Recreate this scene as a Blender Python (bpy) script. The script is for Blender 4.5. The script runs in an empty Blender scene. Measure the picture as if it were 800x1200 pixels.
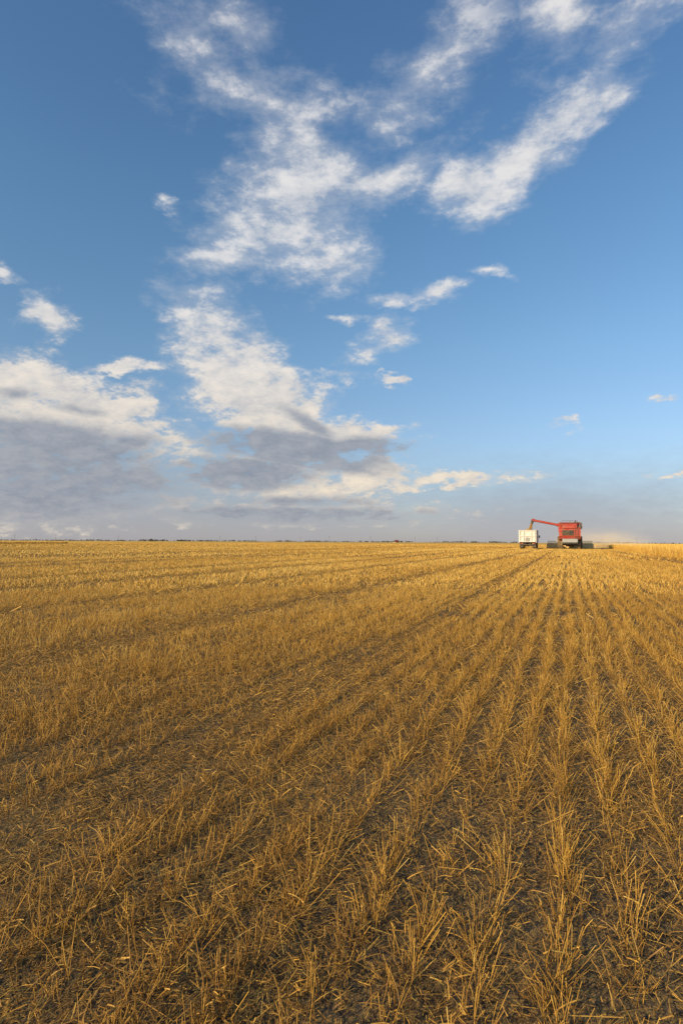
import bpy, bmesh, math, random
import numpy as np
from mathutils import Vector, Matrix
rng=np.random.default_rng(7); random.seed(7)
sc=bpy.context.scene
sc.view_settings.view_transform='Standard'; sc.view_settings.look='None'; sc.view_settings.exposure=0
col=sc.collection
# ------------------------------------------------------------- camera
H=0.9; FP=667.0; TH=math.atan(265/FP); PITCH=math.atan(35/FP); ROLL=math.radians(0.28)
cam=bpy.data.objects.new("camera",bpy.data.cameras.new("camera")); col.objects.link(cam)
cam.data.sensor_fit='VERTICAL'; cam.data.sensor_height=36; cam.data.sensor_width=24; cam.data.lens=20.0
cam.data.clip_end=30000; cam.data.clip_start=0.05
s,c=math.sin(TH),math.cos(TH)
Mrot=Matrix.Rotation(TH,4,'Z')@Matrix.Rotation(math.pi/2+PITCH,4,'X')@Matrix.Rotation(ROLL,4,'Z')
cam.matrix_world=Matrix.Translation((0,0,H))@Mrot
sc.camera=cam
def P(u,fd):
    r=(u-400)/FP*fd
    return (-s*fd+c*r, c*fd+s*r)
def azel(u,v):
    d=(Mrot.to_3x3()@Vector(((u-400)/FP,-(v-600)/FP,-1))).normalized()
    return math.atan2(d.x,d.y), math.asin(d.z)
# ------------------------------------------------------------- node helpers
class NT:
    def __init__(self,t): self.t=t
    def n(self,ty,**k):
        nd=self.t.nodes.new(ty)
        for a,b in k.items(): setattr(nd,a,b)
        return nd
    def l(self,a,b): self.t.links.new(a,b)
    def put(self,sock,v):
        if hasattr(v,'is_linked') or isinstance(v,bpy.types.NodeSocket): self.l(v,sock)
        else: sock.default_value=v
    def math(self,op,a,b=None,cc=None,clamp=False):
        nd=self.n('ShaderNodeMath',operation=op,use_clamp=clamp)
        self.put(nd.inputs[0],a)
        if b is not None: self.put(nd.inputs[1],b)
        if cc is not None: self.put(nd.inputs[2],cc)
        return nd.outputs[0]
    def vmath(self,op,a,b=None,sc_=None):
        nd=self.n('ShaderNodeVectorMath',operation=op)
        self.put(nd.inputs[0],a)
        if b is not None: self.put(nd.inputs[1],b)
        if sc_ is not None: self.put(nd.inputs['Scale'],sc_)
        return nd.outputs['Value'] if op in('LENGTH','DOT_PRODUCT') else nd.outputs[0]
    def noise(self,vec,scale,detail=4,rough=0.5,dim='3D',dist=0.0):
        nd=self.n('ShaderNodeTexNoise',noise_dimensions=dim)
        if vec is not None: self.l(vec,nd.inputs['Vector'])
        nd.inputs['Scale'].default_value=scale; nd.inputs['Detail'].default_value=detail
        nd.inputs['Roughness'].default_value=rough; nd.inputs['Distortion'].default_value=dist
        return nd.outputs['Fac']
    def mr(self,v,a,b,x=0.0,y=1.0,smooth=False):
        nd=self.n('ShaderNodeMapRange',interpolation_type='SMOOTHSTEP' if smooth else 'LINEAR')
        self.put(nd.inputs[0],v)
        for i,q in zip((1,2,3,4),(a,b,x,y)): self.put(nd.inputs[i],q)
        return nd.outputs[0]
    def mix(self,f,a,b,blend='MIX'):
        nd=self.n('ShaderNodeMix',data_type='RGBA',blend_type=blend)
        self.put(nd.inputs[0],f)
        for i,q in ((6,a),(7,b)):
            if isinstance(q,tuple): q=(*q,1) if len(q)==3 else q
            self.put(nd.inputs[i],q)
        return nd.outputs[2]
    def ramp(self,f,stops):
        nd=self.n('ShaderNodeValToRGB'); e=nd.color_ramp.elements
        while len(e)<len(stops): e.new(0.5)
        for q,(p,cl) in zip(e,stops): q.position=p; q.color=(*cl,1)
        self.put(nd.inputs[0],f); return nd.outputs[0]
# ------------------------------------------------------------- world
SUN_AZ=math.radians(212); SUN_EL=math.radians(19)
w=bpy.data.worlds.new("World"); sc.world=w; w.use_nodes=True
t=w.node_tree; t.nodes.clear(); N=NT(t)
out=N.n('ShaderNodeOutputWorld'); bg=N.n('ShaderNodeBackground'); N.l(bg.outputs[0],out.inputs[0])
STR=0.15; bg.inputs[1].default_value=STR
try:
    w.cycles.sampling_method='MANUAL'; w.cycles.sample_map_resolution=512
except Exception: pass
sky=N.n('ShaderNodeTexSky',sky_type='NISHITA'); sky.sun_disc=False
sky.sun_elevation=SUN_EL; sky.sun_rotation=SUN_AZ; sky.air_density=1.0; sky.dust_density=0.6; sky.ozone_density=1.6
tc=N.n('ShaderNodeTexCoord'); D=N.vmath('NORMALIZE',tc.outputs['Generated'])
sx=N.n('ShaderNodeSeparateXYZ'); N.l(D,sx.inputs[0])
X,Y,Z=sx.outputs
az=N.math('ARCTAN2',X,Y); el=N.math('ARCSINE',Z)
cb=N.n('ShaderNodeCombineXYZ'); N.l(az,cb.inputs[0]); N.l(el,cb.inputs[1]); AE=cb.outputs[0]
den=N.math('ADD',N.math('MAXIMUM',Z,0.0),0.42)
qx=N.math('DIVIDE',X,den); qy=N.math('DIVIDE',Y,den)
cb2=N.n('ShaderNodeCombineXYZ'); N.l(qx,cb2.inputs[0]); N.l(qy,cb2.inputs[1]); N.l(N.math('MULTIPLY',Z,1.5),cb2.inputs[2]); Q=cb2.outputs[0]
# clouds: (u,v, half length, half height, angle up to right, weight)
B=[(225,35,58,42,-60,.36),(290,38,34,50,80,.40),(318,112,98,40,-18,.56),(350,160,58,36,-30,.52),
(490,92,116,34,48,.58),(530,50,64,28,30,.48),(350,235,80,72,-40,1.0),(335,265,50,50,0,.9),(262,300,58,23,5,.95),(272,262,42,20,10,.65),
(420,228,62,28,15,.75),(470,208,72,26,26,.85),(300,195,42,16,5,.6),(392,300,48,30,-20,.8),(565,222,60,38,22,1.25),(612,190,60,32,32,1.1),(672,130,84,28,40,.78),(712,106,28,18,60,.8),
(648,22,46,42,40,.58),(735,30,68,27,32,.55),(574,316,24,9,0,.9),(470,352,38,8,5,.75),(512,342,34,13,10,.95),(446,402,38,16,30,.68),(408,380,18,6,0,.65),(460,446,12,6,0,.8),
(55,367,34,21,-12,1.45),(140,426,44,9,0,.95),(195,243,13,7,-20,.75),(6,328,20,6,0,.7),(50,408,14,8,0,.45),
(248,376,56,38,-40,.66),(275,440,62,56,-30,1.2),(320,480,84,44,-28,1.45),(390,512,86,22,-4,1.3),(340,526,100,26,-2,1.3),(440,506,52,8,2,.9),(230,400,30,30,0,.5),
(40,470,108,44,-10,1.7),(150,478,44,26,16,1.7),(95,508,124,36,-4,1.6),(60,550,160,34,-6,.95),(30,584,140,34,0,.85),(150,580,110,14,-4,.75),
(215,542,18,9,0,1.0),(182,560,18,7,10,.9),(300,550,90,24,0,1.3),(370,577,84,20,2,1.3),(437,554,38,18,5,1.5),(520,562,95,9,2,1.0),(330,600,190,12,0,.75),(205,490,20,8,-20,.65),
(790,556,34,4,5,.5),(786,466,14,5,0,.7),(655,499,16,3.5,0,.55),(400,445,30,7,0,.55)]
def build_cov(vec,lst,aps,grow=1.3):
    cur=None
    for (u,v,a,b,ang,wt) in lst:
        ca=azel(u,v); r=math.radians(ang)
        ea=azel(u+a*math.cos(r),v-a*math.sin(r)); eb=azel(u+b*math.sin(r),v+b*math.cos(r))
        va=(ea[0]-ca[0],ea[1]-ca[1]); vb=(eb[0]-ca[0],eb[1]-ca[1])
        la=math.hypot(*va); rot=math.atan2(va[1],va[0]); lb=abs(-math.sin(rot)*vb[0]+math.cos(rot)*vb[1])
        mp=aps.n('ShaderNodeMapping',vector_type='TEXTURE')
        aps.l(vec,mp.inputs['Vector']); mp.inputs['Location'].default_value=(ca[0],ca[1],0)
        mp.inputs['Rotation'].default_value=(0,0,rot); mp.inputs['Scale'].default_value=(la*grow,lb*grow,1)
        L=aps.vmath('LENGTH',mp.outputs[0])
        cv=aps.math('MULTIPLY_ADD',L,-wt,wt)
        cur=cv if cur is None else aps.math('MAXIMUM',cur,cv)
    return cur
wn=N.n('ShaderNodeTexNoise'); wn.inputs['Scale'].default_value=9.0; wn.inputs['Detail'].default_value=6; wn.inputs['Roughness'].default_value=.6; N.l(Q,wn.inputs['Vector'])
wv=N.vmath('SCALE',N.vmath('SUBTRACT',wn.outputs['Color'],(.5,.5,.5)),sc_=0.12)
wv=N.vmath('MULTIPLY',wv,(1,.7,0))
cov=build_cov(N.vmath('ADD',AE,wv),B,N,1.24)
def nz(q):
    return N.noise(q,14.0,9,0.65), N.noise(q,5.5,2,0.5)
a1,a2=nz(Q); b1,b2=nz(N.vmath('ADD',Q,(-0.022,-0.024,0.038)))
comb=lambda p,q:N.math('ADD',N.math('MULTIPLY_ADD',p,2.7,-1.35),N.math('MULTIPLY_ADD',q,1.0,-0.5))
nA=comb(a1,a2); nB=comb(b1,b2)
raw=N.math('ADD',N.math('MINIMUM',cov,0.9),nA)
raw=N.math('MINIMUM',raw,N.math('MULTIPLY_ADD',cov,2.4,0.35))
upf=N.mr(el,0.22,0.42,0,1)
dens=N.mr(raw,-0.04,N.mr(upf,0,1,0.66,1.05),0,0.95,True)
veil=N.mr(N.math('ADD',N.math('MINIMUM',cov,0.6),N.math('MULTIPLY',nA,.6)),-0.20,0.75,0,0.48,True)
dens=N.math('MAXIMUM',dens,veil)
lit=N.math('MULTIPLY_ADD',N.math('SUBTRACT',nA,nB),0.60,0.70,clamp=True)
lowf=N.mr(el,0.0,0.5,1,0,True)
SH=[(50,522,140,32,-4,1.7),(60,570,190,44,0,1.5),(345,528,110,22,-6,1.9),(290,554,84,22,0,1.7),(430,524,76,12,0,1.5),(20,462,34,10,0,.8),(360,588,90,9,0,1.0),(150,517,50,12,0,1.1),(330,604,200,14,0,1.2),(365,498,46,9,-30,1.0),(90,480,36,8,-10,.8)]
shade=build_cov(AE,SH,N)
shade=N.mr(N.math('ADD',shade,N.math('MULTIPLY',nA,.6)),0.0,0.85,0,0.9,True)
ccl=N.mix(lowf,(0.80,0.785,0.78),(0.90,0.77,0.60))
csh=N.mix(lowf,(0.44,0.49,0.57),(0.46,0.47,0.50))
cc=N.mix(lit,csh,ccl)
dk=N.mix(lit,(0.18,0.225,0.305),(0.33,0.36,0.42))
cc=N.mix(shade,cc,dk)
cc=N.vmath('SCALE',cc,sc_=1.0/STR)
grade=N.ramp(N.math('MULTIPLY',el,1/0.8,clamp=True),[(0,(0.46,0.47,0.62)),(0.06,(0.46,0.48,0.60)),(0.15,(0.54,0.56,0.63)),(0.26,(0.59,0.64,0.70)),(0.40,(0.60,0.72,0.77)),(0.65,(0.57,0.76,0.84)),(1,(0.52,0.72,0.87))])
base=N.mix(1.0,sky.outputs[0],grade,'MULTIPLY')
base=N.vmath('SCALE',base,sc_=1.35)
HZ=[(60,612,330,115,0,1.3),(330,612,280,80,0,1.1),(640,618,420,80,0,1.1),(-250,612,330,100,0,1.2),(1100,616,400,80,0,1.1)]
hz=N.mr(N.math('ADD',build_cov(AE,HZ,N),N.math('MULTIPLY',nA,.20)),-0.05,1.05,0,0.80,True)
hcol=N.mix(N.mr(el,0.0,0.14,0,1),(0.42,0.405,0.43),(0.29,0.37,0.49))
base=N.mix(hz,base,N.vmath('SCALE',hcol,sc_=1.0/STR))
fin=N.mix(dens,base,cc)
N.l(fin,bg.inputs[0])
# ------------------------------------------------------------- sun
sd=bpy.data.lights.new("sun",'SUN'); sd.energy=5.0; sd.angle=math.radians(0.5); sd.color=(1.0,0.79,0.47)
so=bpy.data.objects.new("sun",sd); col.objects.link(so)
sdir=Vector((math.sin(SUN_AZ)*math.cos(SUN_EL),math.cos(SUN_AZ)*math.cos(SUN_EL),math.sin(SUN_EL)))
so.rotation_euler=sdir.to_track_quat('Z','Y').to_euler(); so.location=(-20,-20,20)
# ------------------------------------------------------------- materials
def mat(name):
    m=bpy.data.materials.new(name); m.use_nodes=True; A=NT(m.node_tree)
    return m,A,m.node_tree.nodes['Principled BSDF']
def paint(name,c1,rough=0.45,dust=0.25,dustc=(0.35,0.25,0.14),metal=0.0,scale=3):
    m,A,b=mat(name); tcx=A.n('ShaderNodeTexCoord')
    n=A.noise(tcx.outputs['Object'],scale,6,.65)
    f=A.mr(n,.35,.75,0,dust*1.6)
    A.l(A.mix(f,c1,dustc),b.inputs['Base Color']); b.inputs['Metallic'].default_value=metal
    A.l(A.mr(n,.3,.7,rough,min(1,rough+.3)),b.inputs['Roughness']); return m
RED=paint("red_paint",(0.46,0.035,0.022),.5,.32); DRED=paint("dark_red_paint",(0.30,0.02,0.015),.5,.3)
WHITE=paint("white_paint",(0.76,0.72,0.65),.5,.25); BLACK=paint("black_metal",(0.03,0.028,0.027),.6,.4)
TYRE=paint("dusty_rubber",(0.10,0.07,0.045),.95,.8,(0.36,0.24,0.11)); GREY=paint("grey_metal",(0.35,0.35,0.34),.45,.3,metal=.3)
CREAM=paint("cream_rim",(0.55,0.5,0.4),.5,.3); TAN=paint("dusty_straw_covered_metal",(0.85,0.60,0.27),.9,.5,(0.80,0.52,0.18)); LAMP=paint("lamp_red",(0.5,0.02,0.01),.25,.05)
AMB=paint("amber_lens",(0.7,0.25,0.02),.25,.05)
m,A,b=mat("dark_glass"); GLASS=m; b.inputs['Roughness'].default_value=.08
tcx=A.n('ShaderNodeTexCoord'); A.l(A.mix(A.noise(tcx.outputs['Object'],4),(0.015,0.02,0.025),(0.05,0.05,0.045)),b.inputs['Base Color'])
m,A,b=mat("grain"); GRAIN=m; tcx=A.n('ShaderNodeTexCoord')
A.l(A.mix(A.noise(tcx.outputs['Object'],40,3),(0.46,0.26,0.07),(0.68,0.44,0.16)),b.inputs['Base Color']); b.inputs['Roughness'].default_value=.8
def straw_mat(name,stops,patch,pf):
    m,A,b=mat(name)
    at=A.n('ShaderNodeAttribute',attribute_name='tint')
    cl=A.ramp(at.outputs['Fac'],stops)
    geo=A.n('ShaderNodeNewGeometry')
    pn=A.noise(geo.outputs['Position'],0.35,3,.6)
    A.l(A.mix(A.mr(pn,.3,.7,0,pf),cl,patch),b.inputs['Base Color'])
    b.inputs['Roughness'].default_value=.55; b.inputs['Specular IOR Level'].default_value=.3
    tr=A.n('ShaderNodeBsdfTranslucent'); A.l(cl,tr.inputs[0]); ms=A.n('ShaderNodeMixShader'); ms.inputs[0].default_value=.2
    o=m.node_tree.nodes['Material Output']; A.l(b.outputs[0],ms.inputs[1]); A.l(tr.outputs[0],ms.inputs[2]); A.l(ms.outputs[0],o.inputs[0])
    return m
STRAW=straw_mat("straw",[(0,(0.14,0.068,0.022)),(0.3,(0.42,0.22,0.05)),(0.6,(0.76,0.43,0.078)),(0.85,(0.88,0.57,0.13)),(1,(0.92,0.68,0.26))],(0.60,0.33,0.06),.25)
WHEAT=straw_mat("ripe_wheat",[(0,(0.30,0.15,0.04)),(0.5,(0.72,0.42,0.08)),(1,(0.90,0.58,0.15))],(0.78,0.47,0.10),.3)
m,A,b=mat("field_soil"); SOIL=m
geo=A.n('ShaderNodeNewGeometry'); pos=geo.outputs['Position']
n1=A.noise(pos,14,8,.65); n2=A.noise(pos,1.3,4,.55); n3=A.noise(pos,120,3,.6)
soil=A.ramp(n1,[(.25,(0.034,0.024,0.017)),(.5,(0.085,0.062,0.044)),(.75,(0.17,0.125,0.085))])
mp=A.n('ShaderNodeMapping'); mp.inputs['Scale'].default_value=(1,.4,1); A.l(pos,mp.inputs[0])
chaff=A.noise(mp.outputs[0],110,4,.7)
soil=A.mix(A.mr(A.math('ADD',chaff,A.math('MULTIPLY',n2,.25)),.54,.74,0,.8,True),soil,(0.42,0.26,0.09))
hd=A.vmath('LENGTH',pos)
mpf=A.n('ShaderNodeMapping'); mpf.inputs['Scale'].default_value=(.25,.008,1); A.l(pos,mpf.inputs[0])
fs=A.noise(mpf.outputs[0],1,6,.7)
farc=A.ramp(fs,[(.3,(0.58,0.31,0.06)),(.5,(0.74,0.43,0.09)),(.7,(0.82,0.52,0.13))])
A.l(A.mix(A.mr(hd,100,240,0,1,True),soil,farc),b.inputs['Base Color']); b.inputs['Roughness'].default_value=.95
b.inputs['Specular IOR Level'].default_value=.1
bp=A.n('ShaderNodeBump'); bp.inputs['Strength'].default_value=1.0; bp.inputs['Distance'].default_value=.025
A.l(A.math('ADD',n1,A.math('MULTIPLY',n3,.35)),bp.inputs['Height']); A.l(bp.outputs[0],b.inputs['Normal'])
m,A,b=mat("foliage"); LEAF=m; tcx=A.n('ShaderNodeTexCoord')
A.l(A.mix(A.noise(tcx.outputs['Object'],.15,4),(0.05,0.055,0.045),(0.10,0.10,0.08)),b.inputs['Base Color']); b.inputs['Roughness'].default_value=.9
WOOD=paint("weathered_wood",(0.12,0.09,0.07),.9,.2)
# ------------------------------------------------------------- mesh helpers
def link(o): col.objects.link(o); return o
def npmesh(name,V,F,mt,tint=None):
    me=bpy.data.meshes.new(name); V=np.asarray(V,np.float32).reshape(-1,3); F=np.asarray(F,np.int32); k=F.shape[1]
    me.vertices.add(len(V)); me.vertices.foreach_set('co',V.ravel())
    me.loops.add(F.size); me.loops.foreach_set('vertex_index',F.ravel())
    me.polygons.add(len(F)); me.polygons.foreach_set('loop_start',np.arange(0,F.size,k,dtype=np.int32))
    if tint is not None:
        a=me.attributes.new('tint','FLOAT','POINT'); a.data.foreach_set('value',np.asarray(tint,np.float32).ravel())
    me.update(calc_edges=True); me.materials.append(mt)
    o=bpy.data.objects.new(name,me); return link(o)
def ribbons(base,vec,width,segs,droop,tint,sides=2):
    n=len(base); L=np.linalg.norm(vec,axis=1,keepdims=True)
    a=rng.uniform(0,2*np.pi,n)
    ref=np.stack([np.cos(a),np.sin(a),np.zeros(n)],1)
    d=vec/np.maximum(L,1e-6)
    s1=np.cross(d,ref); flat=np.abs(d[:,2:3])<0.4
    s1=np.where(flat,np.cross(d,np.array([0,0,1.0])+0.5*ref),s1)
    s1/=np.maximum(np.linalg.norm(s1,axis=1,keepdims=True),1e-6); s2=np.cross(d,s1)
    bd=np.stack([np.cos(a*1.7),np.sin(a*1.7),np.zeros(n)],1)
    V=np.zeros((n,segs+1,sides,3)); T=np.zeros((n,segs+1,sides))
    for i in range(segs+1):
        q=i/segs; ctr=base+vec*q+bd*(droop*q*q)[:,None]-np.array([0,0,1.0])*(np.abs(droop)*q*q*.6)[:,None]
        for j in range(sides):
            if sides==2: off=s1*((j-.5)*width*(1-.25*q))[:,None]
            else:
                an=2*np.pi*j/sides; off=(s1*math.cos(an)+s2*math.sin(an))*(width*.5*(1-.2*q))[:,None]
            V[:,i,j]=ctr+off
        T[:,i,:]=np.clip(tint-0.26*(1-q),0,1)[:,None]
    b0=np.arange(n)*(segs+1)*sides; F=[]
    for i in range(segs):
        rngj=[0] if sides==2 else range(sides)
        for j in rngj:
            j2=(j+1)%sides
            F.append(np.stack([b0+i*sides+j,b0+i*sides+j2,b0+(i+1)*sides+j2,b0+(i+1)*sides+j],1))
    return V.reshape(-1,3),np.concatenate(F),T.ravel()
def cat(lst):
    V=[];F=[];T=[];o=0
    for v,f,tt in lst:
        V.append(v);F.append(f+o);T.append(tt);o+=len(v)
    return np.concatenate(V),np.concatenate(F),np.concatenate(T)
_g=rng.uniform(0,1,(256,256))
def vn(x,y):
    xi=np.floor(x).astype(int);yi=np.floor(y).astype(int);fx=x-xi;fy=y-yi;fx=fx*fx*(3-2*fx);fy=fy*fy*(3-2*fy)
    g=lambda i,j:_g[i%256,j%256]
    return (g(xi,yi)*(1-fx)+g(xi+1,yi)*fx)*(1-fy)+(g(xi,yi+1)*(1-fx)+g(xi+1,yi+1)*fx)*fy
A0=-TH-math.radians(31+9); A1=-TH+math.radians(31+11)
def insector(x,y,r0,r1):
    r=np.hypot(x,y); a=np.arctan2(x,y); return (r>=r0)&(r<r1)&(a>A0)&(a<A1)
LANES=[(-1.45,.13),(-3.6,.26),(-6.3,.3),(-9.1,.45),(-11.6,.45),(-17,.6),(-19.6,.6),(-26,.9),(-29,.9),(4.6,.25),(-38,1.3),(-47,1.2),(-58,1.6),(-70,1.6),(-90,2.2),(-112,3)]
def lane(x,y):
    f=np.zeros_like(x)
    for cx,wd in LANES:
        f=np.maximum(f,np.exp(-((x-cx-(vn(y*.15,x*0+cx)-.5)*.25)/wd)**2))
    return f*(.6+.4*vn(y*.2,x*0+2))
SP=0.155
def rowpts(r0,r1,step):
    xs=[];ys=[]
    xmin=math.sin(A0)*r1; xmax=max(math.sin(A1)*r1,.5)
    for k in range(int(math.floor(xmin/SP)),int(math.ceil(xmax/SP))+1):
        x=k*SP-0.01
        if abs(x)>r1: continue
        y1=math.sqrt(r1*r1-x*x)
        n=int((y1+0.6)/step)+1
        y=-0.6+(np.arange(n)+rng.uniform(0,1,n))*step
        xx=np.full(n,x)+ (vn(y*.6,np.full(n,k*3.7))-.5)*.06+(vn(y*4.5,np.full(n,k*5.3))-.5)*.035
        mk=insector(xx,y,r0,r1); xs.append(xx[mk]); ys.append(y[mk])
    return np.concatenate(xs),np.concatenate(ys)
def stems(r0,r1,step,per,width,segs,sides,spread,lean=.25,hscale=1.0,lump=True):
    x,y=rowpts(r0,r1,step)
    dn=vn(x*1.7+9,y*2.1)*.40+vn(x*5+3,y*6+5)*.35+vn(x/SP*.5+70,y*.05)*.25
    if lump:
        mk=dn>rng.uniform(.05,.50,len(x)); x,y,dn=x[mk],y[mk],dn[mk]
    ln=lane(x,y)
    cnt=np.maximum(1,np.round(per*(.5+dn)*(1-.65*ln)*rng.uniform(.4,1.6,len(x)))).astype(int)
    ch=rng.uniform(.7,1.2,len(x))*(.75+.5*dn); ct=rng.normal(0,.12,len(x)); clx=rng.normal(0,.18,len(x)); cly=rng.normal(0,.15,len(x))
    X0=np.repeat(x,cnt)+rng.normal(0,spread,cnt.sum()); Y0=np.repeat(y,cnt)+rng.normal(0,spread*1.2,cnt.sum())
    L=np.repeat(ln,cnt); n=len(X0)
    h=(0.083*np.repeat(ch,cnt)*rng.uniform(.3,1.3,n)+ (rng.uniform(0,1,n)<.015)*.04)*(1-.65*L)*hscale
    lx=(X0-np.repeat(x,cnt))/max(spread,.001)*.18+np.repeat(clx,cnt)+rng.normal(0,lean,n)*(1+1.6*L)
    ly=(Y0-np.repeat(y,cnt))/max(spread,.001)*.12+np.repeat(cly,cnt)+rng.normal(0,lean,n)*(1+1.6*L)
    vec=np.stack([lx*h,ly*h,h],1)
    base=np.stack([X0,Y0,np.full(n,-.004)],1)
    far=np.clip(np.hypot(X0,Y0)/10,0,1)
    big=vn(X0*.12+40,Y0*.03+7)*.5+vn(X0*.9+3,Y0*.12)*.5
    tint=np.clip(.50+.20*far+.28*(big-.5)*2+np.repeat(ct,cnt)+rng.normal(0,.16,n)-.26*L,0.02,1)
    return ribbons(base,vec,width*rng.uniform(.6,1.4,n),segs,rng.normal(0,.011,n)*(1 if segs>1 else 0),tint,sides)
def leaves(r0,r1,step,per):
    x,y=rowpts(r0,r1,step); n0=len(x); cnt=rng.poisson(per,n0); X0=np.repeat(x,cnt)+rng.normal(0,.035,cnt.sum()); Y0=np.repeat(y,cnt)+rng.normal(0,.03,cnt.sum()); n=len(X0)
    z=rng.uniform(0,.035,n); a=rng.uniform(0,2*np.pi,n); l=rng.uniform(.012,.055,n); up=rng.uniform(.0,1.0,n)
    vec=np.stack([np.cos(a)*l*.7,np.sin(a)*l*.7,up*l],1)
    return ribbons(np.stack([X0,Y0,z],1),vec,rng.uniform(.0012,.0032,n),3,rng.uniform(.006,.03,n),np.clip(rng.normal(.46,.2,n),0,1),2)
def litter(r0,r1,dens_,wid,lscale=1.0,tm=.45):
    area=(A1-A0)/2*(r1*r1-r0*r0); n=int(area*dens_)
    r=np.sqrt(rng.uniform(r0*r0,r1*r1,n)); a=rng.uniform(A0,A1,n); x=r*np.sin(a); y=r*np.cos(a)
    mk=rng.uniform(0,1,n)<(.28+.85*vn(x*1.9,y*1.6+30)*vn(x*5.1+8,y*4.7)*2.0+.4*lane(x,y)); x,y=x[mk],y[mk]; n=len(x)
    an=rng.uniform(0,2*np.pi,n); l=(rng.gamma(1.4,.012,n)+.005)*lscale; tl=rng.normal(0,.25,n)
    z=np.abs(rng.normal(0.003,.009,n))+np.abs(tl)*l*.5+.002
    vec=np.stack([np.cos(an)*l,np.sin(an)*l,tl*l],1)
    return ribbons(np.stack([x,y,z],1)-vec*.5,vec,wid*rng.uniform(.4,1.8,n),2,rng.normal(0,.006,n),np.clip(rng.normal(tm,.2,n),.02,1),2)
# ------------------------------------------------------------- ground
def tag(o,label,cat_=None,kind=None,group=None):
    o["label"]=label
    if cat_: o["category"]=cat_
    if kind: o["kind"]=kind
    if group: o["group"]=group
    return o
gx=np.array([-12000,-3000,-600,-100,-20,0,20,100,600,3000,12000.]); 
GV=np.array([[x,y,0] for y in gx for x in gx]); k=len(gx)
GF=np.array([[j*k+i,j*k+i+1,(j+1)*k+i+1,(j+1)*k+i] for j in range(k-1) for i in range(k-1)])
g=npmesh("field_ground",GV,GF,SOIL); tag(g,"flat harvested prairie field of dark soil","field",'structure')
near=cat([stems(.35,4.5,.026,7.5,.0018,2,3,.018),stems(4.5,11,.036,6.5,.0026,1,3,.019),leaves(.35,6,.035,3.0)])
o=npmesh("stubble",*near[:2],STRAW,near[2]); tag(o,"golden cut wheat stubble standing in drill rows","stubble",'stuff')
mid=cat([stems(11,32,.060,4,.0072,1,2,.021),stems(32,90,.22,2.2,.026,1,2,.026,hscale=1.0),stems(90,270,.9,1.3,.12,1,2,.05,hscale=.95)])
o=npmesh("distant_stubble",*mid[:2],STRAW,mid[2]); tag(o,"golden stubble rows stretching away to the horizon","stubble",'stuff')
lt=cat([litter(.35,3.0,24000,.0014),litter(3.0,7,9500,.0023,1.25,.50),litter(7,22,1200,.006,1.8,.56)])
o=npmesh("straw_litter",*lt[:2],STRAW,lt[2]); tag(o,"loose chopped straw and chaff lying between stubble rows","straw",'stuff')
# standing wheat
def wheat(name,x0,x1,y0,y1,hh,dens_edge,wid,label):
    parts=[]; sg=1 if x1>x0 else -1; xa,xb=min(x0,x1),max(x0,x1)
    n=int((y1-y0)*dens_edge); x=x0+np.abs(rng.normal(0,.8,n))*sg; y=rng.uniform(y0,y1,n)
    h=hh*rng.uniform(.8,1.1,n); parts.append(ribbons(np.stack([x,y,x*0],1),np.stack([rng.normal(0,.1,n),rng.normal(0,.1,n),h],1),wid*rng.uniform(.7,1.4,n),1,x*0,np.clip(rng.normal(.75,.18,n),0,1),2))
    n=int((y1-y0)*dens_edge*.8); x=rng.uniform(xa,xb,n); y=rng.uniform(y0,y1,n); h=hh*rng.uniform(.85,1.15,n)
    parts.append(ribbons(np.stack([x,y,x*0],1),np.stack([rng.normal(0,.1,n),rng.normal(0,.1,n),h],1),wid*2*rng.uniform(.7,1.4,n),1,x*0,np.clip(rng.normal(.8,.15,n),0,1),2))
    n=int(abs(x1-x0)*dens_edge)
    for yy,sy in((y0,1),(y1,-1)):
        x=rng.uniform(xa,xb,n); y=yy+sy*np.abs(rng.normal(0,.8,n)); h=hh*rng.uniform(.8,1.1,n)
        parts.append(ribbons(np.stack([x,y,x*0],1),np.stack([rng.normal(0,.1,n),rng.normal(0,.1,n),h],1),wid*rng.uniform(.7,1.4,n),1,x*0,np.clip(rng.normal(.75,.15,n),0,1),2))
    nx,ny=12,80
    gx_=np.linspace(x0+.5*sg,x1,nx); gy_=np.linspace(y0+.5,y1,ny)
    V=np.array([[a,b_,hh*.7+random.uniform(-.03,.03)] for b_ in gy_ for a in gx_]); F=np.array([[j*nx+i,j*nx+i+1,(j+1)*nx+i+1,(j+1)*nx+i] for j in range(ny-1) for i in range(nx-1)])
    parts.append((V,F,np.full(len(V),.75)))
    q=cat(parts); o=npmesh(name,q[0],q[1],WHEAT,q[2]); tag(o,label,"wheat",'stuff')
wheat("standing_wheat",6.2,45,22,420,.64,190,.012,"ripe uncut wheat standing beside the harvested strip")
wheat("standing_wheat",-135,-260,-60,125,.5,60,.06,"band of ripe uncut wheat across the far field")
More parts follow.
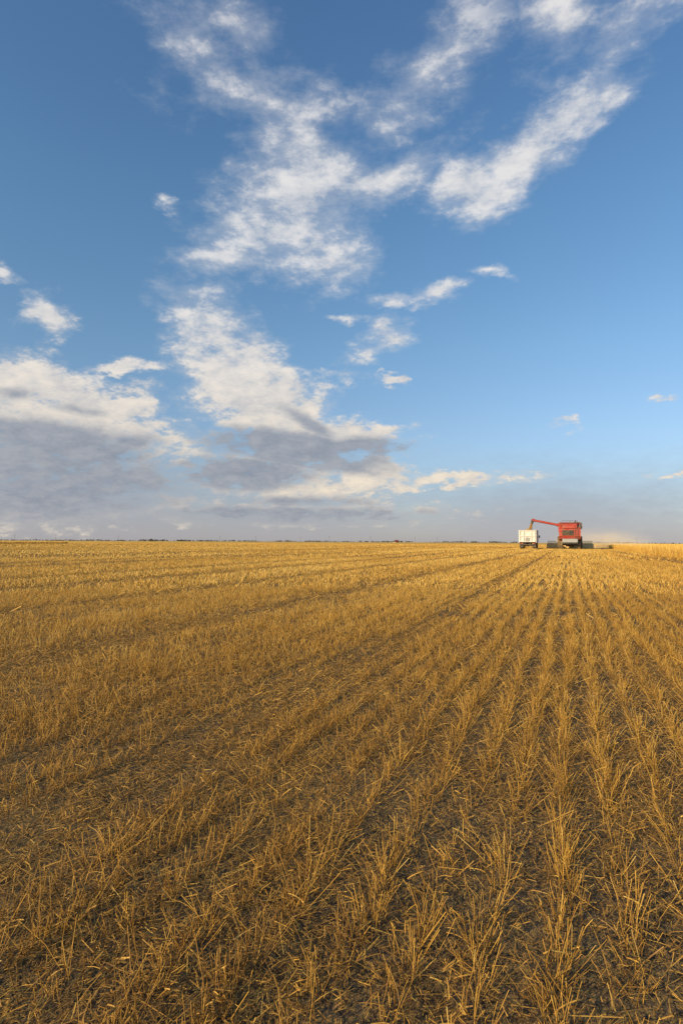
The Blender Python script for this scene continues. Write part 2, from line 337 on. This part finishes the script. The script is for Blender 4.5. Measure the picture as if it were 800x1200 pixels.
# ------------------------------------------------------------- machine helpers
def bm_obj(name,bm,mt,parent=None,loc=(0,0,0),bevel=0.0,smooth=False):
    me=bpy.data.meshes.new(name)
    if bevel>0: bmesh.ops.bevel(bm,geom=[e for e in bm.edges if len(e.link_faces)==2 and e.calc_face_angle(0)>.5],offset=bevel,segments=2,affect='EDGES',profile=.6)
    bmesh.ops.recalc_face_normals(bm,faces=bm.faces)
    bm.to_mesh(me); bm.free(); me.materials.append(mt)
    if smooth:
        for p in me.polygons: p.use_smooth=True
        try: me.set_sharp_from_angle(angle=math.radians(35))
        except Exception: pass
    o=bpy.data.objects.new(name,me); o.location=loc; link(o)
    if parent: o.parent=parent
    return o
def box(bm,x0,x1,y0,y1,z0,z1):
    r=bmesh.ops.create_cube(bm,size=1); 
    for v in r['verts']: v.co=Vector(((x0+x1)/2+v.co.x*(x1-x0),(y0+y1)/2+v.co.y*(y1-y0),(z0+z1)/2+v.co.z*(z1-z0)))
    return r['verts']
def prism(bm,prof,x0,x1):
    a=[bm.verts.new((x0,y,z)) for y,z in prof]; b_=[bm.verts.new((x1,y,z)) for y,z in prof]
    bm.faces.new(a); bm.faces.new(list(reversed(b_))); n=len(prof)
    for i in range(n): bm.faces.new((a[i],b_[i],b_[(i+1)%n],a[(i+1)%n]))
def cyl(bm,p,q,r,seg=16,r2=None):
    p,q=Vector(p),Vector(q); d=q-p; M=Matrix.Translation((p+q)/2)@d.to_track_quat('Z','Y').to_matrix().to_4x4()
    bmesh.ops.create_cone(bm,cap_ends=True,segments=seg,radius1=r,radius2=r if r2 is None else r2,depth=d.length,matrix=M)
def empty(name,loc):
    e=bpy.data.objects.new(name,None); e.location=loc; e.empty_display_size=.5; return link(e)
def wheel(parent,x,y,r,wd,rimm,lug=True):
    wh=empty("wheel",(x,y,r)); wh.parent=parent
    bm=bmesh.new(); hw=wd/2
    prof=[(r*.55,-hw*.8),(r*.75,-hw),(r*.95,-hw*.92),(r,-hw*.6),(r,hw*.6),(r*.95,hw*.92),(r*.75,hw),(r*.55,hw*.8)]
    SG=32; rings=[[bm.verts.new((xx,rr*math.cos(2*math.pi*i/SG),rr*math.sin(2*math.pi*i/SG))) for rr,xx in prof] for i in range(SG)]
    for i in range(SG):
        for j in range(len(prof)):
            bm.faces.new((rings[i][j],rings[(i+1)%SG][j],rings[(i+1)%SG][(j+1)%len(prof)],rings[i][(j+1)%len(prof)]))
    if lug:
        for i in range(22):
            an=2*math.pi*i/22
            for sg in(-1,1):
                vs=box(bm,sg*hw*.02 if sg>0 else -hw*.95,hw*.95 if sg>0 else -hw*.02,-.03*r,.03*r,r*.97,r*1.05)
                M=Matrix.Rotation(an+(0 if sg>0 else math.pi/22),3,'X')
                for v in vs: v.co=M@v.co
    bm_obj("tyre",bm,TYRE,wh)
    bm=bmesh.new(); cyl(bm,(-hw*.6,0,0),(hw*.6,0,0),r*.56,24)
    for sg in(-1,1): cyl(bm,(sg*hw*.6,0,0),(sg*hw*.78,0,0),r*.2,12)
    bm_obj("rim",bm,rimm,wh); return wh
# ------------------------------------------------------------- combine harvester
def combine(loc,label,group):
    R=empty("combine_harvester",loc); tag(R,label,"combine harvester",group=group)
    bm=bmesh.new()
    prism(bm,[(.35,1.45),(.05,1.9),(.05,2.75),(.5,3.15),(3.0,3.2),(5.7,3.2),(5.7,1.5),(4.2,1.0),(2.2,1.0),(1.0,1.3)],-1.42,1.42)
    body=bm_obj("body",bm,RED,R,bevel=.06)
    bm=bmesh.new(); prism(bm,[(.1,2.98),(.1,3.32),(.45,3.6),(2.5,3.62),(2.5,3.15),(.5,3.12)],-1.0,.95); bm_obj("engine_hood",bm,RED,R,bevel=.05)
    bm=bmesh.new(); box(bm,-1.0,.5,-.02,.06,1.98,2.72)
    for i in range(8): box(bm,-.97,.47,-.06,-.01,2.03+i*.085,2.06+i*.085)
    bm_obj("rear_grille",bm,BLACK,R)
    bm=bmesh.new(); cyl(bm,(1.3,.9,3.35),(1.62,.9,3.35),.42,20); box(bm,1.2,1.5,.4,1.4,2.9,3.3); bm_obj("rotary_screen",bm,BLACK,R)
    for sg in(-1,1):
        bm=bmesh.new()
        box(bm,sg*1.425-.02,sg*1.425+.02,.8,5.4,2.25,2.33); box(bm,sg*1.428-.02,sg*1.428+.02,2.6,2.66,1.2,3.05); box(bm,sg*1.428-.02,sg*1.428+.02,4.1,4.16,1.2,3.05)
        bm_obj("side_trim",bm,BLACK,R)
    bm=bmesh.new(); b0=[(-1.15,2.9),(1.15,2.9),(1.15,5.4),(-1.15,5.4)]; b1=[(-1.45,2.6),(1.45,2.6),(1.45,5.7),(-1.45,5.7)]
    lo=[bm.verts.new((x,y,3.15)) for x,y in b0]; hi=[bm.verts.new((x,y,3.90)) for x,y in b1]; hi2=[bm.verts.new((x*.97,y+(.05 if y<4 else -.05),3.90)) for x,y in b1]; lo2=[bm.verts.new((x*.96,y+(.05 if y<4 else -.05),3.2)) for x,y in b0]
    for i in range(4):
        j=(i+1)%4; bm.faces.new((lo[i],lo[j],hi[j],hi[i])); bm.faces.new((hi[i],hi[j],hi2[j],hi2[i])); bm.faces.new((hi2[i],hi2[j],lo2[j],lo2[i]))
    bm.faces.new(lo2); tank=bm_obj("grain_tank",bm,DRED,R)
    bm=bmesh.new(); bmesh.ops.create_cone(bm,cap_ends=False,segments=24,radius1=1.05,radius2=.05,depth=.5,matrix=Matrix.Translation((0,4.1,3.65))@Matrix.Diagonal((1,1.1,1,1))); bm_obj("grain",bm,GRAIN,tank,smooth=True)
    bm=bmesh.new(); prism(bm,[(-.25,1.0),(-.15,1.45),(.6,1.6),(1.1,1.25),(.9,.8),(.1,.75)],-1.0,1.0)
    for i in range(9): box(bm,-.95+i*.235,-.93+i*.235,-.5,.0,.75,.98)
    bm_obj("straw_chopper",bm,GREY,R,bevel=0)
    for sg in(-1,1):
        bm=bmesh.new(); box(bm,sg*1.2-.11,sg*1.2+.11,-.03,.045,2.45,2.6); bm_obj("tail_light",bm,LAMP,R)
    bm=bmesh.new(); box(bm,-1.1,1.1,1.1,1.35,.55,.75); bm_obj("axle",bm,BLACK,R)
    bm=bmesh.new(); cyl(bm,(-.9,5.0,.95),(.9,5.0,.95),.22); bm_obj("axle",bm,BLACK,R)
    bm=bmesh.new()
    for xx in(.7,1.1): cyl(bm,(xx,-.1,1.2),(xx,-.02,3.3),.022,8)
    for i in range(7): cyl(bm,(.7,-.09+i*.01,1.3+i*.28),(1.1,-.09+i*.01,1.3+i*.28),.02,8)
    bm_obj("ladder",bm,BLACK,R)
    bm=bmesh.new()
    for zz in(3.75,4.05): cyl(bm,(-1,.5,zz),(1,.5,zz),.02,8)
    for xx in(-1,0,1): cyl(bm,(xx,.5,3.5),(xx,.5,4.05),.02,8)
    bm_obj("hand_rail",bm,BLACK,R)
    bm=bmesh.new(); cyl(bm,(.75,2.1,3.5),(.75,2.1,4.15),.09,14); bm_obj("exhaust_pipe",bm,BLACK,R)
    bm=bmesh.new(); prism(bm,[(5.75,1.9),(5.75,3.55),(7.25,3.55),(7.35,2.1),(7.1,1.9)],-.85,.85)
    cab=bm_obj("cab",bm,GLASS,R,bevel=.04)
    bm=bmesh.new(); box(bm,-.98,.98,5.62,7.5,3.56,3.76); bm_obj("roof",bm,RED,cab,bevel=.05)
    for sg in(-1,1):
        bm=bmesh.new(); cyl(bm,(sg*.87,7.1,3.3),(sg*1.45,7.3,3.3),.02,8); box(bm,sg*1.5-.12,sg*1.5+.12,7.28,7.33,2.95,3.35)
        bm_obj("mirror",bm,BLACK,cab)
    bm=bmesh.new(); box(bm,-1.5,-.9,5.8,7.2,1.75,1.85)
    for yy in(5.8,6.5,7.2): cyl(bm,(-1.48,yy,1.8),(-1.48,yy,2.75),.02,8)
    cyl(bm,(-1.48,5.8,2.75),(-1.48,7.2,2.75),.02,8); bm_obj("platform",bm,GREY,R)
    bm=bmesh.new(); cyl(bm,(-1.35,4.9,2.6),(-1.35,4.9,3.65),.24,18)
    cyl(bm,(-1.25,4.9,3.52),(-5.15,4.3,4.32),.18,18); cyl(bm,(-1.3,4.88,3.53),(-1.75,4.83,3.62),.25,18); cyl(bm,(-4.95,4.33,4.28),(-5.3,4.28,4.36),.22,18)
    au=bm_obj("unloading_auger",bm,RED,R,smooth=True)
    bm=bmesh.new(); cyl(bm,(-5.15,4.3,4.4),(-5.35,4.27,3.75),.22,16,.17); bm_obj("spout",bm,BLACK,au,smooth=True)
    bm=bmesh.new(); prism(bm,[(6.7,1.2),(6.7,1.9),(8.3,1.0),(8.3,.35)],-.6,.6); bm_obj("feeder_house",bm,DRED,R,bevel=.03)
    bm=bmesh.new(); prism(bm,[(8.3,.12),(8.3,.78),(8.36,.78),(8.4,.3),(9.5,.12),(9.5,.08)],-3.3,3.3)
    for sg in(-1,1): prism(bm,[(8.3,.10),(8.3,.82),(9.2,.6),(9.9,.10)],sg*3.32-.03,sg*3.32+.03)
    hd=bm_obj("header",bm,TAN,R)
    bm=bmesh.new(); cyl(bm,(-3.2,9.1,.80),(3.2,9.1,.80),.06,12)
    for i in range(6):
        an=i*math.pi/3+.3; yy=9.1+.40*math.cos(an); zz=.80+.40*math.sin(an); cyl(bm,(-3.2,yy,zz),(3.2,yy,zz),.03,8)
        for xx in(-3.2,-1.2,1.2,3.2): cyl(bm,(xx,9.1,.80),(xx,yy,zz),.02,6)
        for kx in range(32): cyl(bm,(-3.1+kx*.2,yy,zz),(-3.1+kx*.2,yy,zz-.18),.008,4)
    bm_obj("reel",bm,TAN,hd)
    bm=bmesh.new(); cyl(bm,(-3.2,8.75,.45),(3.2,8.75,.45),.20,16); bm_obj("header_auger",bm,GREY,hd)
    for sg in(-1,1):
        wheel(R,sg*1.40,5.0,.93,.62,CREAM); wheel(R,sg*1.20,1.2,.62,.42,CREAM)
    return R
# ------------------------------------------------------------- grain truck
def truck(loc):
    R=empty("grain_truck",loc); tag(R,"white grain truck with high ribbed box being filled","truck")
    ZT=2.95
    bm=bmesh.new()
    box(bm,-1.25,-1.2,0,5.8,1.05,ZT-.03); box(bm,1.2,1.25,0,5.8,1.05,ZT-.03); box(bm,-1.2,1.2,5.75,5.8,1.05,ZT+.1); box(bm,-1.2,1.2,.06,5.75,1.05,1.12)
    for sg in(-1,1):
        for i in range(8): box(bm,sg*1.285-.035,sg*1.285+.035,.02+i*.815,.10+i*.815,1.05,ZT-.09)
        box(bm,sg*1.27-.06,sg*1.27+.06,-.01,5.82,ZT-.07,ZT+.03); box(bm,sg*1.27-.06,sg*1.27+.06,-.01,5.82,.98,1.08)
    bx=bm_obj("cargo_box",bm,WHITE,R)
    bm=bmesh.new(); box(bm,-1.19,1.19,0,.055,1.13,ZT-.05)
    for xx in(-1.12,-.56,.56,1.12): box(bm,xx-.05,xx+.05,-.09,.0,1.13,ZT-.09)
    box(bm,-1.2,1.2,-.10,.0,ZT-.13,ZT-.03); box(bm,-1.2,1.2,-.10,.0,1.95,2.03); box(bm,-1.2,1.2,-.10,.0,1.08,1.18)
    tg=bm_obj("tailgate",bm,WHITE,R)
    bm=bmesh.new(); box(bm,-.32,.32,-.06,-.003,1.22,1.75); cyl(bm,(0,-.07,1.75),(0,-.07,1.92),.02,8); bm_obj("grain_door",bm,GREY,tg)
    bm=bmesh.new(); box(bm,-.45,-.35,.1,8.4,.75,.97); box(bm,.35,.45,.1,8.4,.75,.97); box(bm,-1.15,1.15,.0,.12,.62,.76); box(bm,-.45,.45,.9,1.1,.45,.8); box(bm,-.45,.45,2.2,2.4,.45,.8); box(bm,-.8,.8,7.3,7.5,.45,.78)
    bm_obj("chassis",bm,BLACK,R)
    for sg in(-1,1):
        for k_ in(0,1):
            bm=bmesh.new(); box(bm,sg*(1.0-.22*k_)-.08,sg*(1.0-.22*k_)+.08,-.04,-.002,.80,.92); bm_obj("tail_light",bm,LAMP if k_==0 else AMB,R)
        bm=bmesh.new(); box(bm,sg*.93-.28,sg*.93+.28,.18,.2,.25,.97); bm_obj("mud_flap",bm,BLACK,R)
        for yy in(.95,2.25):
            for xx in(.78,1.08): wheel(R,sg*xx,yy,.5,.26,WHITE,False)
        wheel(R,sg*1.02,7.4,.5,.28,WHITE,False)
        bm=bmesh.new(); cyl(bm,(sg*.95,7.0,1.9),(sg*1.4,6.95,1.95),.02,8); box(bm,sg*1.42-.1,sg*1.42+.1,6.9,6.96,1.75,2.2); bm_obj("mirror",bm,BLACK,R)
    bm=bmesh.new(); prism(bm,[(6.0,.85),(6.0,2.5),(6.15,2.6),(7.0,2.6),(7.35,1.85),(8.6,1.6),(8.7,.8),(6.0,.8)],-1.0,1.0); cab=bm_obj("cab",bm,WHITE,R,bevel=.05)
    bm=bmesh.new(); box(bm,-.75,.75,5.985,6.005,1.85,2.4); bm_obj("window",bm,GLASS,cab)
    for sg in(-1,1):
        bm=bmesh.new(); box(bm,sg*1.003-.01,sg*1.003+.01,6.25,6.95,1.8,2.4); bm_obj("window",bm,GLASS,cab)
    bm=bmesh.new(); box(bm,-1.1,1.1,8.7,8.85,.5,.8); bm_obj("bumper",bm,GREY,R)
    return R
cx,cy=P(667,92); R1=combine((cx,86.5,0),"dusty red combine harvester with its unloading auger swung out",'combines harvesting the wheat field')
TS=.94; tx=cx-5.75; TY=87.6
TR=truck((tx,TY,0)); TR.scale=(TS,TS,TS)
nx,ny=16,34; V=[];
for j in range(ny):
    for i in range(nx):
        x=-1.19+2.38*i/(nx-1); y=.07+5.67*j/(ny-1); z=2.62+.72*max(0,1-math.hypot(x/1.35,(y-3.0)/2.2))**1.1+random.uniform(-.01,.01); V.append((tx+x*TS,TY+y*TS,z*TS))
F=[[j*nx+i,j*nx+i+1,(j+1)*nx+i+1,(j+1)*nx+i] for j in range(ny-1) for i in range(nx-1)]
o=npmesh("grain_heap",np.array(V),np.array(F),GRAIN); tag(o,"heap of golden wheat grain filling the truck box","grain",'stuff')
n=2500; q=rng.uniform(0,1,n); a=rng.uniform(0,2*np.pi,n); rr=rng.uniform(0,1,n)**.6*(.13+.12*q)
px=cx-5.35-.15*q+rr*np.cos(a); py=86.5+4.27+rr*np.sin(a)-.3*q; pz=3.8-q*0.75
q4=ribbons(np.stack([px,py,pz],1),np.stack([q*0,q*0,-.06-q*.03],1),np.full(n,.02),1,q*0,np.full(n,.6),2)
o=npmesh("falling_grain",q4[0],q4[1],STRAW,q4[2]); tag(o,"stream of wheat grain pouring from the auger spout","grain",'stuff')
fx,fy=P(466,820); R2=combine((fx,fy,0),"small red combine harvester working far across the field",'combines harvesting the wheat field'); R2.rotation_euler=(0,0,math.radians(160))
# dust, ahead of and beside the harvester
dm=bpy.data.materials.new("dust_volume"); dm.use_nodes=True; dt=dm.node_tree; dt.nodes.clear(); A=NT(dt)
oo=A.n('ShaderNodeOutputMaterial'); pv=A.n('ShaderNodeVolumePrincipled'); A.l(pv.outputs[0],oo.inputs['Volume'])
pv.inputs['Color'].default_value=(.98,.80,.55,1); pv.inputs['Anisotropy'].default_value=-0.45; tcx=A.n('ShaderNodeTexCoord')
L=A.vmath('LENGTH',tcx.outputs['Object']); fall=A.mr(L,.1,1.0,1,0,True)
nn=A.mr(A.noise(tcx.outputs['Object'],2.2,4,.6),.36,.62,0.3,1)
A.l(A.math('MULTIPLY',A.math('MULTIPLY',fall,nn),.17),pv.inputs['Density'])
bm=bmesh.new(); bmesh.ops.create_icosphere(bm,subdivisions=4,radius=1)
o=bm_obj("dust_cloud",bm,dm); o.scale=(9.5,6.0,3.4); o.location=(cx+4.6,103.2,.6); tag(o,"thin brown dust drifting beside the harvester","dust",'stuff')
# ------------------------------------------------------------- horizon belts and poles
def belt(name,u0,u1,fd,h0,h1,n,label,dens=1.0):
    uu=rng.uniform(u0,u1,n); keep=vn(uu*.05+fd,uu*0+3)>.25*dens; uu=uu[keep]
    px,py=P(uu,fd+0.0); px=px+rng.normal(0,6,len(uu)); py=py+rng.normal(0,8,len(uu))
    hh=h0+(h1-h0)*vn(uu*.18,uu*0+9)*rng.uniform(.5,1.1,len(uu))
    V=[];F=[];o_=0
    for x,y,h in zip(px,py,hh):
        for k_ in range(9):
            cx_=x+random.gauss(0,h*.35); cy_=y+random.gauss(0,h*.3); cz=random.uniform(.15,.9)*h; r=h*random.uniform(.12,.28)
            for (dx,dy,dz) in ((1,0,0),(-1,0,0),(0,1,0),(0,-1,0),(0,0,1),(0,0,-1)):
                V.append((cx_+dx*r*random.uniform(.7,1.3),cy_+dy*r*random.uniform(.7,1.3),max(0,cz+dz*r*random.uniform(.6,1.2))))
            for f in((0,2,4),(2,1,4),(1,3,4),(3,0,4),(2,0,5),(1,2,5),(3,1,5),(0,3,5)): F.append([o_+i for i in f])
            o_+=6
    o=npmesh(name,np.array(V),np.array(F),LEAF); tag(o,label,"trees",'stuff')
belt("tree_line",-60,480,1800,2,6.5,700,"low dark shelterbelt of trees along the horizon",.5)
belt("tree_line",170,183,1300,3,7,12,"small clump of dark trees on the horizon",0)
belt("tree_line",500,860,2400,2,8.0,400,"thin far shelterbelt of trees along the horizon",.8)
pm=None
for i,u in enumerate([18,66,139,258,300,352,386,434,486,512,540,575,705,745]):
    fd=900+ (i*37)%200
    if pm is None:
        bm=bmesh.new(); cyl(bm,(0,0,0),(0,0,10),.18,8,.13); box(bm,-1.2,1.2,-.08,.08,9.2,9.4)
        for xx in(-1.05,0.35,1.05): cyl(bm,(xx,0,9.4),(xx,0,9.65),.06,6)
        o=bm_obj("utility_pole",bm,WOOD); pm=o
    else: o=pm.copy(); col.objects.link(o)
    x,y=P(u,fd); o.location=(x,y,0); o.rotation_euler=(0,0,TH); tag(o,"wooden utility pole with crossarm at the field edge","utility pole",group="utility poles along the horizon road")
